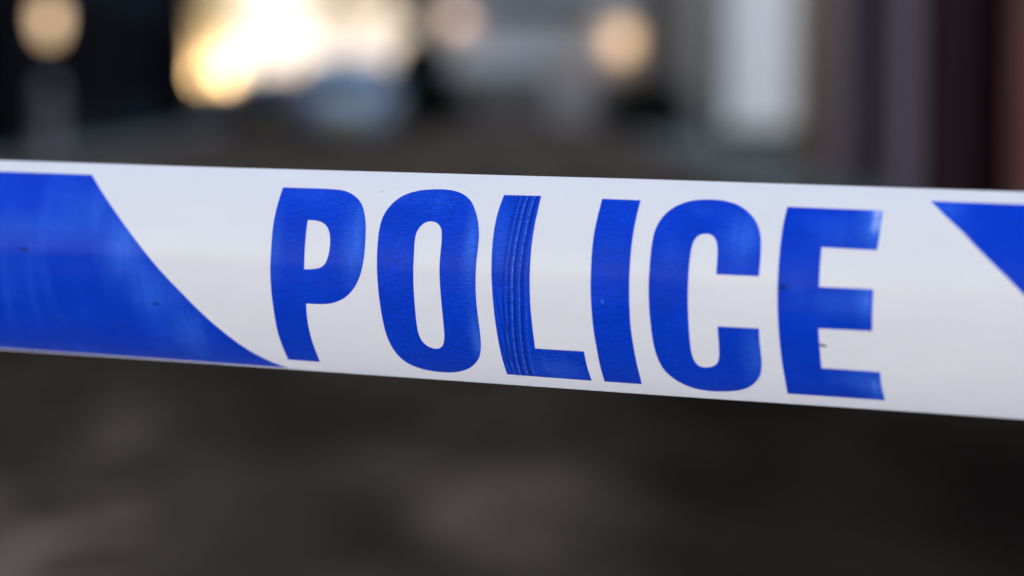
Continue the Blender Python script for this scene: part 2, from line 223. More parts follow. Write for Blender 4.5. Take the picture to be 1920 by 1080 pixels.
EDGE_A = [(-145.18,31.21),(-139.83,25.78),(-130.28,16.49),(-122.21,8.55),(-113.36,-0.28),(-105.38,-7.77),(-98.13,-15.22),(-91.42,-22.05),(-85.15,-28.40),(-78.97,-33.80),(-73.53,-38.29)]
EDGE_B = [(136.91,31.57),(142.27,26.46),(147.53,21.96),(152.68,17.05),(158.32,12.03),(163.79,7.13),(166.14,4.87)]

# asphalt: dark damp tarmac with paler dry and worn patches, and a darker strip
def asphalt():
    m = bpy.data.materials.new('damp_asphalt'); m.use_nodes = True
    t = m.node_tree; N = t.nodes; Lk = t.links; b = N['Principled BSDF']
    tc = N.new('ShaderNodeTexCoord')
    def noise_(scale, det, rg=.5):
        n = N.new('ShaderNodeTexNoise'); n.inputs['Scale'].default_value = scale; n.inputs['Detail'].default_value = det
        n.inputs['Roughness'].default_value = rg; Lk.new(tc.outputs['Object'], n.inputs['Vector']); return n.outputs[0]
    def ramp(src, a, c, lo, hi):
        r = N.new('ShaderNodeMapRange'); r.inputs[1].default_value = a; r.inputs[2].default_value = c
        r.inputs[3].default_value = lo; r.inputs[4].default_value = hi; r.interpolation_type = 'SMOOTHSTEP'
        Lk.new(src, r.inputs[0]); return r.outputs[0]
    def mth(op, a, c):
        n = N.new('ShaderNodeMath'); n.operation = op
        for i, v in enumerate((a, c)):
            if isinstance(v, (int, float)): n.inputs[i].default_value = v
            else: Lk.new(v, n.inputs[i])
        return n.outputs[0]
    sx = N.new('ShaderNodeSeparateXYZ'); Lk.new(tc.outputs['Object'], sx.inputs[0])
    X, Y = sx.outputs[0], sx.outputs[1]
    mp = N.new('ShaderNodeMapping'); mp.inputs['Scale'].default_value = (1.7, .55, 1); Lk.new(tc.outputs['Object'], mp.inputs[0])
    nb = N.new('ShaderNodeTexNoise'); nb.inputs['Scale'].default_value = 1; nb.inputs['Detail'].default_value = 4; Lk.new(mp.outputs[0], nb.inputs[0])
    base = ramp(nb.outputs[0], .35, .68, .6, 1.4)            # worn along the wheel tracks
    fine = ramp(noise_(160, 3, .8), .3, .7, .5, 1.5)
    WX = mth('ADD', X, ramp(noise_(1.7, 3), .2, .8, -.45, .45))
    WY = mth('ADD', Y, ramp(noise_(2.3, 3), .2, .8, .9, -.9))
    tot = None
    # worn dry patches (x, y, radius x, radius y, strength)
    for px, py, rx, ry, st in PATCHES:
        dx = mth('DIVIDE', mth('SUBTRACT', WX, px), rx); dy = mth('DIVIDE', mth('SUBTRACT', WY, py), ry)
        rr = mth('SQRT', mth('ADD', mth('MULTIPLY', dx, dx), mth('MULTIPLY', dy, dy)), 0)
        g = mth('MULTIPLY', ramp(rr, .2, 1.1, 1, 0), st)
        tot = g if tot is None else mth('ADD', tot, g)
    # darker strip on the right hand side up to y = 14
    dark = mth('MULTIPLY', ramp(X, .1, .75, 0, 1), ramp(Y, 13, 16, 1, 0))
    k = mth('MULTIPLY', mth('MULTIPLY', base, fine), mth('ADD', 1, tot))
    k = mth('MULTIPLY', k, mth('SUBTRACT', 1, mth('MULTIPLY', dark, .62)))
    k = mth('MULTIPLY', k, ramp(Y, 13, 30, 1, 2.3))  # far road lightened: grazing sheen painted into the colour
    sc = N.new('ShaderNodeVectorMath'); sc.operation = 'SCALE'; sc.inputs[0].default_value = (.043, .0282, .0205)
    Lk.new(k, sc.inputs['Scale']); Lk.new(sc.outputs[0], b.inputs['Base Color'])
    b.inputs['Roughness'].default_value = .5
    b.inputs['Specular IOR Level'].default_value = .0
    bp = N.new('ShaderNodeBump'); bp.inputs['Strength'].default_value = .4; bp.inputs['Distance'].default_value = .004
    Lk.new(noise_(160, 3, .8), bp.inputs['Height']); Lk.new(bp.outputs[0], b.inputs['Normal'])
    return m
PATCHES = [(-1.28, 6.0, .36, .8, 2.6), (-1.35, 7.9, .38, .9, 1.5), (-.05, 6.35, .42, 1.3, 1.1), (-.2, 8.3, .2, .5, .5), (-.62, 5.9, .3, .4, .25),
           (-.45, 7.2, .5, .35, .2), (-1.0, 6.9, .25, .3, -.35), (-.33, 8.4, .3, .5, -.3), (.25, 7.8, .3, .5, .15)]

# ---------------------------------------------------------------- setting
def sheet(name, x0, x1, y0, y1, z, m):
    me = bpy.data.meshes.new(name); me.from_pydata([(x0,y0,z),(x1,y0,z),(x1,y1,z),(x0,y1,z)], [], [(0,1,2,3)]); me.materials.append(m)
    return tag(link(bpy.data.objects.new(name, me)), kind='structure')
sheet('ground', -900, 900, -300, 3000, -.012, M['moss'])
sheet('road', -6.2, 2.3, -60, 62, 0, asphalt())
tag(box('pavement', M['moss'], None, 2.42, 3.44, -60, 61, -.05, .11), kind='structure')
tag(box('pavement', M['kerb'], None, -6.99, -6.32, -60, 61, -.05, .11), kind='structure')
tag(box('kerb', M['kerb'], None, 2.3, 2.42, -60, 61, -.05, .115, bevel=.015), kind='structure')
tag(box('kerb', M['kerb'], None, -6.32, -6.2, -60, 61, -.05, .115, bevel=.015), kind='structure')
sheet('pavement', -6.2, 2.3, -16, 2.4, .004, M['bounce_paving'])  # unseen pale paving, added to bounce warm light up onto the tape
# low far hills closing the street
hb = MB()
ol = [(-420, -2)] + [(x, (.2 if x < -62 else 3.6)*(1 + .6*noise.noise(Vector((x*.012, 3, 0))))) for x in range(-420, 421, 12)] + [(420, -2)]
hb.prism(ol, 600, 900)
tag(hb.build('hills', M['hedge']), kind='structure')

# ---------------------------------------------------------------- buildings
def window_part(parent, mf, mg, axis, a0, a1, z0, z1, face, out, depth=.12):
    """a framed window standing on a wall face; axis 'x' = wall along x facing -y, 'y' = wall along y facing out"""
    f = MB(); t = .07
    def bx(p0, p1, q0, q1, d0, d1, mb):
        lo, hi = sorted((face + out*d0, face + out*d1))
        if axis == 'x': mb.box(p0, p1, lo, hi, q0, q1)
        else: mb.box(lo, hi, p0, p1, q0, q1)
    bx(a0, a0+t, z0, z1, .002, .06, f); bx(a1-t, a1, z0, z1, .002, .06, f)
    bx(a0+t, a1-t, z0, z0+t, .002, .06, f); bx(a0+t, a1-t, z1-t, z1, .002, .06, f)
    zm = (z0+z1)/2; bx(a0+t, a1-t, zm-.025, zm+.025, .002, .055, f)
    fr = f.build('window', mf, parent)
    g = MB(); bx(a0+t, a1-t, z0+t, zm-.025, .004, .02, g); bx(a0+t, a1-t, zm+.025, z1-t, .004, .02, g)
    g.build('pane', mg, fr)
    s = MB(); bx(a0-.06, a1+.06, z0-.09, z0-.002, .002, .11, s); s.build('sill', mf, fr)
    return fr

# dark building along the left side
b = thing('dark_building', (0, 0, 0), 'long black fronted building filling the dark left side of the street', 'building')
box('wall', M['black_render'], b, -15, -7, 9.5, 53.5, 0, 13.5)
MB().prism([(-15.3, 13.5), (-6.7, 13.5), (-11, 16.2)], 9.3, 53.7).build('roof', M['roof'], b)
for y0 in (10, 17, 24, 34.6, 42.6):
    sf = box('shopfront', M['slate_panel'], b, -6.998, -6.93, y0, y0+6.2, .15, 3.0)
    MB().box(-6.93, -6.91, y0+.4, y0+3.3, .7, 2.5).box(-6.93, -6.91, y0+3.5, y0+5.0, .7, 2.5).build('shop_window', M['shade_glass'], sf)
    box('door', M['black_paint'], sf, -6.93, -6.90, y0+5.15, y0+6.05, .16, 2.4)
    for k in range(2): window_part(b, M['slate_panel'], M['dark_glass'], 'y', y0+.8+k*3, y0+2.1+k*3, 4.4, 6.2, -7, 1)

b = thing('sun_block_house', (0, 0, 0), 'unseen house added to block the low sun beyond the end of the dark building', 'house')  # added out of view to keep direct sun off the far street
box('wall', M['brown_brick'], b, -20, -10.9, 55, 84, 0, 13)
MB().prism([(-20.3, 13), (-10.6, 13), (-15.4, 15.5)], 54.8, 84.2).build('roof', M['roof'], b)

# grey rendered building closing the view
b = thing('grey_building', (0, 0, 0), 'grey rendered building with dark navy fascia behind the word of the tape', 'building')
box('wall', M['grey_render'], b, -1.75, 3.35, 64, 74, .0, 11)
MB().prism([(-2.0, 11), (3.6, 11), (.8, 13.6)], 63.8, 74.2).build('roof', M['roof'], b)
box('plinth', M['brown_render'], b, -1.7, 1.02, 63.9, 63.995, 0, 1.35)
box('plinth', M['brown_render'], b, 2.12, 3.3, 63.9, 63.995, 0, 1.35)
box('fascia', M['navy_trim'], b, -1.7, 2.3, 63.86, 63.995, 2.85, 3.4)
d = box('door', M['pale_door'], b, 1.05, 2.05, 63.9, 63.99, .12, 2.35)
MB().lathe([(.0, 0), (.03, .005), (.03, .03), (.0, .035)], n=12).build('handle', M['metal'], d).location = (1.95, 63.86, 1.1)
for x0 in (-1.3, .1): window_part(b, M['navy_trim'], M['dark_glass'], 'x', x0, x0+1.0, 4.0, 5.4, 64, -1)
# brown brick house beyond the hedge
b = thing('brick_house', (0, 0, 0), 'brown brick house between the grey building and the white one', 'house')
box('wall', M['brown_brick'], b, 3.4, 7.6, 57, 66, 0, 5.4)
MB().prism([(3.2, 5.4), (7.8, 5.4), (5.5, 7.9)], 56.8, 66.2).build('roof', M['roof'], b)
window_part(b, M['greywhite'], M['dark_glass'], 'x', 3.95, 4.8, 3.4, 4.6, 57, -1)
# white building
b = thing('white_building', (0, 0, 0), 'pale rendered building with a white front bay and teal drainpipe', 'building')
box('wall', M['greywhite'], b, 3.62, 9, 44, 54, 0, 7)
MB().prism([(3.4, 7), (9.2, 7), (6.3, 9.5)], 43.8, 54.2).build('roof', M['roof'], b)
box('bay', M['white_render'], b, 3.86, 5.0, 43.6, 43.996, .32, 5.5)
box('plinth', M['hedge'], b, 3.7, 5.6, 43.55, 43.99, 0, .3)
MB().tube([(3.74, 43.9, .1), (3.74, 43.9, 6.9)], [.06, .06]).build('drainpipe', M['teal'], b)
# right hand terrace, one frontage after another
b = thing('terrace_building', (0, 0, 0), 'shaded terrace frontage on the right with brick, dark doors and mauve pipes', 'building')
X = 3.45
box('wall', M['brown_brick'], b, X+.25, 12, 5, 29.4, 0, 11)
MB().prism([(X-.1, 11), (12.2, 11), (7.8, 13.8)], 4.8, 29.6).build('roof', M['roof'], b)
box('pier', M['brown_wood'], b, X, X+.249, 25.5, 29.39, 0, 6.8)
MB().tube([(X-.02, 24.75, .12), (X-.02, 24.75, 6.8)], [.13, .13], 16).build('column', M['mauve'], b)
d = box('door', M['black_paint'], b, X+.05, X+.249, 21.9, 24.1, .12, 5.2)
MB().box(X+.03, X+.049, 22.15, 22.9, 1.2, 2.3).box(X+.03, X+.049, 23.1, 23.85, 1.2, 2.3).build('pane', M['shade_glass'], d)
MB().tube([(X+.0, 20.95, .12), (X+.0, 20.95, 6.8)], [.19, .19], 16).build('column', M['mauve'], b)
box('pier', M['plum'], b, X, X+.249, 18.25, 20.7, 0, 6.8)
box('door', M['near_black'], b, X+.05, X+.249, 16.7, 18.24, .12, 5.2)
box('pier', M['brick'], b, X, X+.249, 14.2, 16.69, 0, 6.8)
for y0 in (6.5, 10): window_part(b, M['mauve'], M['dark_glass'], 'y', y0, y0+1.4, 1.0, 2.6, X+.25, -1)
# houses behind the photographer, whose skyline shows in the gloss of the tape
b = thing('brick_terrace', (0, 0, 0), 'brick terrace behind the camera mirrored in the glossy tape', 'house')
box('wall', M['brown_brick'], b, -14, 16, -26, -18, 0, 5.0)
MB().box(-14.3, 16.3, -26.3, -17.7, 5.0, 5.25).build('roof', M['roof'], b)
for k in range(8): window_part(b, M['white_render'], M['dark_glass'], 'x', -12.5+k*3.5, -11.2+k*3.5, 1.0, 2.5, -18, 1)

# ---------------------------------------------------------------- lanterns
def lantern(x, y, z, r, m, label, side, tall=1.):
    t = thing('wall_lantern', (x, y, z), label, 'lamp', 'lit wall lanterns')
    MB().lathe([(r*.55, -r*tall), (r*.8, -r*.8*tall), (r, -r*.3*tall), (r, r*.5), (r*.7, r*.9), (r*.3, r)], n=20).build('lamp_glass', m, t, True)
    MB().lathe([(r*1.05, r*1.0), (r*.5, r*1.35), (r*.1, r*1.5)], n=16).build('cap', M['metal'], t)
    if side == 'x': MB().tube([(-.45, 0, r*1.1), (0, 0, r*1.25)], [.02, .02]).build('bracket', M['metal'], t)
    else: MB().tube([(0, .45, r*1.1), (0, 0, r*1.25)], [.02, .02]).build('bracket', M['metal'], t)
lantern(-6.55, 34.4, 2.08, .15, M['lamp'], 'lit amber wall lantern on the dark building at far left', 'x', 2.2)
lantern(2.87, 63.6, 2.3, .28, M['lamp'], 'large lit amber lantern on the grey building right of its door', 'y', 1.7)
lantern(-1.42, 63.6, 2.75, .24, M['lamp_dim'], 'dim pinkish lantern on the left end of the grey building', 'y')

# ---------------------------------------------------------------- bollard
t = thing('bollard', (-6.55, 34.2, .11), 'grey iron bollard before the dark frontage at left', 'bollard')
MB().lathe([(.17, 0), (.17, .12), (.13, .16), (.115, .8), (.15, .83), (.15, .88), (.11, .92), (.10, 1.0), (.04, 1.05)], n=20).build('post', M['bollard'], t, True)
MB().lathe([(.155, .70), (.155, .76)], n=20).build('ring', M['metal'], t)

# ---------------------------------------------------------------- cars
def car(loc, W, L_, H, paint, label, rz=0):
    t = thing('parked_car', loc, label, 'car', 'cars parked down the street', rz)
    hw, hl = W/2, L_/2
    # side profile stations: y, sill z, shoulder z, roof z, shoulder half width, roof half width
    st = [(-hl, .42, .66, .72, .78, .70), (-hl+.08, .30, .88, .98, .92, .74), (-hl+.32, .24, .93, .82*H+.1, .98, .72),
          (-hl+.75, .22, .95, H*.985, 1, .74), (-.2, .22, .95, H, 1, .75), (.55, .22, .94, H*.965, 1, .74),
          (1.05, .22, .92, H*.80, 1, .76), (1.45, .22, .90, .95, .99, .82), (hl-.35, .25, .80, .84, .95, .80), (hl-.06, .32, .62, .68, .86, .74), (hl, .40, .55, .58, .78, .70)]
    b_ = bmesh.new(); rings = []
    for y, zs, zh, zr, a, c in st:
        sec = [(-a*hw*.93, zs), (-a*hw, (zs+zh)/2), (-a*hw*.97, zh), (-c*hw, zr-.06 if zr-zh > .15 else zr-.01), (-c*hw*.8, zr), (0, zr+.015),
               (c*hw*.8, zr), (c*hw, zr-.06 if zr-zh > .15 else zr-.01), (a*hw*.97, zh), (a*hw, (zs+zh)/2), (a*hw*.93, zs)]
        rings.append([b_.verts.new((x, y, z)) for x, z in sec])
    for p, q_ in zip(rings, rings[1:]):
        for k in range(len(p)): b_.faces.new((p[k], p[(k+1) % len(p)], q_[(k+1) % len(p)], q_[k]))
    b_.faces.new(rings[0][::-1]); b_.faces.new(rings[-1])
    bmesh.ops.recalc_face_normals(b_, faces=b_.faces)
    mb = MB(); mb._add(b_); body = mb.build('body', paint, t, True)
    # rear window, side windows, windscreen laid on the body
    def quad(name, pts, m, off):
        me = bpy.data.meshes.new(name); n = len(pts); o = Vector(off)
        me.from_pydata([Vector(p)+o for p in pts] + [Vector(p)+o*.2 for p in pts], [], [tuple(range(n)), tuple(range(2*n-1, n-1, -1))] + [(k, (k+1) % n, n+(k+1) % n, n+k) for k in range(n)])
        me.materials.append(m); return link(bpy.data.objects.new(name, me), t)
    y1, z1, y2, z2 = -hl+.10, 1.0, -hl+.33, .82*H+.06
    quad('rear_window', [(-.68*hw, y1, z1), (.68*hw, y1, z1), (.60*hw, y2, z2), (-.60*hw, y2, z2)], M['dark_glass'], (0, -.03, .012))
    quad('windscreen', [(-.70*hw, 1.42, .97), (.70*hw, 1.42, .97), (.62*hw, 1.06, H*.80), (-.62*hw, 1.06, H*.80)], M['dark_glass'], (0, .02, .03))
    for s in (-1, 1):
        quad('side_window', [(s*hw*.955, -hl+.8, 1.0), (s*hw*.955, 1.0, .97), (s*hw*.80, .6, H*.93-.04), (s*hw*.78, -hl+.9, H-.12)], M['dark_glass'], (s*.02, 0, 0))
        MB().box(s*hw*.62, s*hw*.86, -hl-.005, -hl+.05, .66, .86).build('tail_lamp', M['tail'], t)
        MB().box(s*hw*.98, s*hw*1.12, .85, .98, .92, 1.05, bevel=.02).build('door_mirror', paint, t)
        for y in (-hl+.75, hl-.8):
            wh = MB().lathe([(.25, -.1), (.31, -.09), (.32, 0), (.31, .09), (.25, .1)], n=24, axis='X').build('wheel', M['rubber'], t, True)
            wh.location = (s*(hw-.10), y, .32)
            MB().lathe([(.03, s*.098), (.2, s*.102), (.22, s*.108)], n=20, axis='X').build('rim', M['alloy'], wh)
    MB().box(-.26, .26, -hl-.02, -hl+.004, .50, .61).build('number_plate', M['plate'], t)
    return t
car((-3.15, 47, 0), 1.82, 4.2, 1.62, M['car_blue'], 'silver blue car parked in the street under the bright sky gap')
car((-5.15, 53, 0), 1.72, 3.9, 1.36, M['car_navy'], 'low navy car left of the silver blue car')

# ---------------------------------------------------------------- foliage
def leaves(mb, fn, n, size, rnd):
    b_ = mb.bm
    for _ in range(n):
        p, ok = fn(rnd)
        if not ok: continue
        ax = Vector((rnd.gauss(0, 1), rnd.gauss(0, 1), rnd.gauss(0, 1))).normalized(); up = ax.orthogonal().normalized(); sd = ax.cross(up)
        s_ = size*rnd.uniform(.6, 1.3)
        vs = [b_.verts.new(p + up*s_), b_.verts.new(p + sd*s_*.45), b_.verts.new(p - up*s_), b_.verts.new(p - sd*s_*.45)]
        b_.faces.new(vs)
rnd = random.Random(4)
def ell(c, r, lump):
    def f(rn):
        while True:
            v = Vector((rn.uniform(-1, 1), rn.uniform(-1, 1), rn.uniform(-1, 1)))
            if v.length < 1: break
        k = 1 + lump*noise.noise(v*2.2 + Vector(c))
        return Vector((c[0]+v.x*r[0]*k, c[1]+v.y*r[1]*k, c[2]+v.z*r[2]*k)), True
    return f
t = thing('evergreen_shrub', (-2.2, 59, 0), 'tall dark evergreen shrub between the blue car and the grey building', 'shrub')
mb = MB(); leaves(mb, ell((0, 0, 1.05), (.72, .6, 1.15), .4), 17000, .075, rnd); leaves(mb, ell((.3, 0, .6), (.85, .6, .6), .4), 9000, .075, rnd)
mb.build('foliage', M['leaf_dark'], t)
MB().tube([(0, 0, 0), (.02, 0, .5), (0, 0, 1.3)], [.05, .04, .02]).build('stem', M['bark'], t)
def street_tree(x, y, rx, z0, z1, n, leaf, label, m='leaf_olive'):
    t = thing('street_tree', (x, y, 0), label, 'tree', 'trees against the bright sky gap')
    mb = MB(); zc, rz = (z0+z1)/2, (z1-z0)/2
    leaves(mb, ell((.1, 0, zc), (rx, rx, rz), .7), n, leaf, rnd); mb.build('crown', M[m], t)
    tr = MB().tube([(0, 0, 0), (.04, 0, z0*.6), (0, .02, zc), (.1, 0, z1*.9)], [.13, .10, .07, .02])
    for a in range(9):
        an = a*2.4; h = z0*.8+a*(z1-z0)*.07
        tr.tube([(.02, 0, h), (.55*rx*math.cos(an), .55*rx*math.sin(an), h+.25*rz), (.95*rx*math.cos(an), .95*rx*math.sin(an), h+.5*rz)], [.05, .03, .012], 6)
    tr.build('trunk', M['bark'], t, True)
street_tree(-2.9, 74, 1.25, 1.9, 6.5, 3300, .10, 'full olive tree against the bright sky gap, nearest the grey building')
street_tree(-6.1, 88, 1.9, 2.0, 8, 2600, .10, 'thin leaved tree in the middle of the bright sky gap')
street_tree(-11.6, 92, 1.3, 1.3, 8, 6200, .10, 'slim tree at the left edge of the bright sky gap beside the dark building')
# low houses and garden wall far down the street
b = thing('cream_building', (-8.27, 105.2, 0), 'long cream rendered building far down the street catching the low sun', 'building', rz=R(-59.3))
box('wall', M['cream'], b, -9.5, 9.5, 0, 6, 0, 7)
rf = MB().prism([(-.4, 7), (6.4, 7), (3, 9.3)], -9.7, 9.7)
for v in rf.bm.verts: v.co = Vector((v.co.y, v.co.x, v.co.z))
bmesh.ops.recalc_face_normals(rf.bm, faces=rf.bm.faces); rf.build('roof', M['roof'], b)
for x0 in (-7.5, -3.6, .4, 4.4): window_part(b, M['greywhite'], M['dark_glass'], 'x', x0, x0+1.1, 1.0, 2.1, 0, -1)
for x0 in (-7.5, -3.6, .4, 4.4): window_part(b, M['greywhite'], M['dark_glass'], 'x', x0, x0+1.1, 4.2, 5.4, 0, -1)
b = thing('garden_wall', (0, 0, 0), 'low brick garden wall behind the navy car', 'wall')
box('brickwork', M['brown_brick'], b, -9.5, -4.2, 66, 66.25, 0, .9)
box('coping', M['kerb'], b, -9.55, -4.15, 65.96, 66.29, .9, .98)
t = thing('hedge', (2.75, 50, 0), 'low dark hedge in front of the brown brick house', 'hedge')
def hf(rn):
    p = Vector((rn.uniform(-.72, .85), rn.uniform(-.4, .4), rn.uniform(0, 1.05)))
    p.z *= 1 + .2*noise.noise(Vector((p.x*2, p.y*2, 0))); return p, True
mb = MB(); leaves(mb, hf, 14000, .05, rnd); mb.build('foliage', M['hedge'], t)
st = MB()
for k in range(5): st.tube([(-.6+k*.33, 0, 0), (-.58+k*.33, .05, .8)], [.03, .012], 6)
st.build('stem', M['bark'], t)

# ---------------------------------------------------------------- the barrier tape
A_, B_ = .035771, .025721                # half axes of the bowed section
EA = []                                   # arc length table
_n = 1600; _s = 0; _prev = None
for i in range(_n+1):
    p = -1.6 + 3.2*i/_n
    d_ = math.hypot(A_*math.cos(p), B_*math.sin(p))
    if _prev is not None: _s += (d_+_prev)/2*(3.2/_n)
    _prev = d_; EA.append((p, _s))
_mid = EA[_n//2][1]; EA = [(p, s-_mid) for p, s in EA]
def phi_of(v):
    lo, hi = 0, _n
    while hi-lo > 1:
        m_ = (lo+hi)//2
        if EA[m_][1] <= v: lo = m_
        else: hi = m_
    a, b__ = EA[lo], EA[hi]
    return a[0] + (b__[0]-a[0])*(v-a[1])/(b__[1]-a[1])
def sgn(x): return 1 if x > 0 else -1
def surf(u, v, off=0.):
    """flat tape coordinates in metres -> point and outward normal in the tape's own space"""
    p = phi_of(v)
    n = Vector((0, -math.cos(p)/B_, math.sin(p)/A_)).normalized()
    P_ = Vector((u, -B_*math.cos(p), A_*math.sin(p)))
    # very slight slackness in the film
    w_ = .00012*math.sin(u*23 + .8) + .00010*noise.noise(Vector((u*14, v*30, 0)))
    P_.z += .00022*noise.noise(Vector((u*9, 7.3, sgn(v)*2))) * (abs(v)/.037)**2      # edges not quite straight
    return P_ + n*(off + w_), n
TOP_V, BOT_V = .03661, -.03809

def film_mesh(u0, u1, nu, nv):
    me = bpy.data.meshes.new('film'); vs = []; uvs = []; nr = []; fs = []
    for j in range(nv+1):
        v = BOT_V + (TOP_V-BOT_V)*j/nv
        for i in range(nu+1):
            u = u0 + (u1-u0)*i/nu
            P_, n = surf(u, v); vs.append(P_); uvs.append((u, v)); nr.append(n)
    for j in range(nv):
        for i in range(nu):
            a = j*(nu+1)+i; fs.append((a, a+1, a+nu+2, a+nu+1))
    me.from_pydata(vs, [], fs)
    lay = me.uv_layers.new(name='flat')
    for lp in me.loops: lay.data[lp.index].uv = uvs[lp.vertex_index]
    for p in me.polygons: p.use_smooth = True
    me.normals_split_custom_set([nr[lp.vertex_index] for lp in me.loops])
    return me

def point_in(poly, x, y):
    c = False; j = len(poly)-1
    for i in range(len(poly)):
        xi, yi = poly[i]; xj, yj = poly[j]
        if (yi > y) != (yj > y) and x < (xj-xi)*(y-yi)/(yj-yi)+xi: c = not c
        j = i
    return c

def print_mesh(name, loops, step, thin=(), off=.00006):
    """a layer of ink: outline loops in flat tape metres, laid on the bowed film"""
    pts = []; edges = []
    for lp in loops:
        dense = []
        for k in range(len(lp)):
            a = Vector(lp[k]); c = Vector(lp[(k+1) % len(lp)]); m_ = max(1, int((c-a).length/(step*1.0)))
            for q_ in range(m_): dense.append(a.lerp(c, q_/m_))
        s0 = len(pts); pts += dense
        edges += [(s0+k, s0+(k+1) % len(dense)) for k in range(len(dense))]
    nb = len(pts)
    xs = [p[0] for p in loops[0]]; ys = [p[1] for p in loops[0]]
    y = min(ys)+step*.5
    bpts = pts[:]
    while y < max(ys):
        x = min(xs)+step*.5
        while x < max(xs):
            if point_in(loops[0], x, y) and not any(point_in(h, x, y) for h in loops[1:]): pts.append(Vector((x, y)))
            x += step
        y += step
    co, _, fc, *_r = delaunay_2d_cdt([Vector(p) for p in pts], edges, [], 1, 1e-7)
    keep = []
    for f in fc:
        cx = sum(co[i].x for i in f)/len(f); cy = sum(co[i].y for i in f)/len(f)
        if point_in(loops[0], cx, cy) and not any(point_in(h, cx, cy) for h in loops[1:]): keep.append(tuple(f))
    vs = []; nr = []; col = []
    for c in co:
        P_, n = surf(c.x, c.y, off); vs.append(P_); nr.append(n)
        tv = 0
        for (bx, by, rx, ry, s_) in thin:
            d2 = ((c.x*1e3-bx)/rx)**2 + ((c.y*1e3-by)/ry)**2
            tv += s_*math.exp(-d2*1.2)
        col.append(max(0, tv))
    me = bpy.data.meshes.new(name)
    me.from_pydata(vs, [], keep)
    lay = me.uv_layers.new(name='flat')
    for lp in me.loops: lay.data[lp.index].uv = (co[lp.vertex_index].x, co[lp.vertex_index].y)
    at = me.attributes.new('thin', 'FLOAT', 'POINT')  # worn ink and painted letter shading share this value
    for i, c in enumerate(col): at.data[i].value = c
    for p in me.polygons: p.use_smooth = True
    # faces must look outwards
    if me.polygons and me.polygons[0].normal.dot(nr[me.polygons[0].vertices[0]]) < 0: me.flip_normals()
    me.normals_split_custom_set([nr[lp.vertex_index] for lp in me.loops])
    return me

def see_through(g, colour, weight, bsdf=None):
    """thin plastic film lets part of the light through"""
    tr = g.N.new('ShaderNodeBsdfTranslucent'); g.put(tr.inputs[0], colour)
    mx = g.N.new('ShaderNodeMixShader'); mx.inputs[0].default_value = weight
    out = g.N['Material Output']
    g.L.new(g.b.outputs[0], mx.inputs[1]); g.L.new(tr.outputs[0], mx.inputs[2]); g.L.new(mx.outputs[0], out.inputs[0])

class NG:
    def __init__(s, name):
        s.m = bpy.data.materials.new(name); s.m.use_nodes = True; s.t = s.m.node_tree; s.N = s.t.nodes; s.L = s.t.links
        s.b = s.N['Principled BSDF']
        uv = s.N.new('ShaderNodeUVMap'); uv.uv_map = 'flat'; s.uv = uv.outputs[0]
        sx = s.N.new('ShaderNodeSeparateXYZ'); s.L.new(s.uv, sx.inputs[0]); s.U, s.V = sx.outputs[0], sx.outputs[1]
    def put(s, sock, v):
        if isinstance(v, (int, float)): sock.default_value = v
        elif isinstance(v, tuple): sock.default_value = v
        else: s.L.new(v, sock)
    def m_(s, op, a, b=0., c=0.):
        n = s.N.new('ShaderNodeMath'); n.operation = op
        s.put(n.inputs[0], a); s.put(n.inputs[1], b); s.put(n.inputs[2], c); return n.outputs[0]
    def noise(s, sx, sy, det=3, rough=.5, dist=0):
        mp = s.N.new('ShaderNodeMapping'); mp.inputs['Scale'].default_value = (sx, sy, 1); s.L.new(s.uv, mp.inputs[0])
        n = s.N.new('ShaderNodeTexNoise'); n.inputs['Scale'].default_value = 1; n.inputs['Detail'].default_value = det
        n.inputs['Roughness'].default_value = rough; n.inputs['Distortion'].default_value = dist
        s.L.new(mp.outputs[0], n.inputs[0]); return n.outputs[0]
    def ramp(s, x, a, b, lo=0., hi=1.):
        r = s.N.new('ShaderNodeMapRange'); r.interpolation_type = 'SMOOTHSTEP'
        for i, v in enumerate((x, a, b, lo, hi)): s.put(r.inputs[i], v)
        return r.outputs[0]
    def spot(s, u, v, ru, rv, tilt=0.):
        """1 inside a small ellipse at flat position (mm)"""
        du = s.m_('DIVIDE', s.m_('SUBTRACT', s.U, u/1e3), ru/1e3)
        dv = s.m_('DIVIDE', s.m_('SUBTRACT', s.m_('SUBTRACT', s.V, v/1e3), s.m_('MULTIPLY', s.m_('SUBTRACT', s.U, u/1e3), tilt)), rv/1e3)
        r = s.m_('SQRT', s.m_('ADD', s.m_('MULTIPLY', du, du), s.m_('MULTIPLY', dv, dv)))
        return s.ramp(r, .5, 1.15, 1., 0.)
    def mix(s, f, a, b):
        n = s.N.new('ShaderNodeMix'); n.data_type = 'RGBA'
        s.put(n.inputs[0], f); s.put(n.inputs[6], a); s.put(n.inputs[7], b); return n.outputs[2]
    def bump(s, h, dist, strength=1.):
        n = s.N.new('ShaderNodeBump'); n.inputs['Distance'].default_value = dist; n.inputs['Strength'].default_value = strength
        s.L.new(h, n.inputs['Height']); s.L.new(n.outputs[0], s.b.inputs['Normal'])

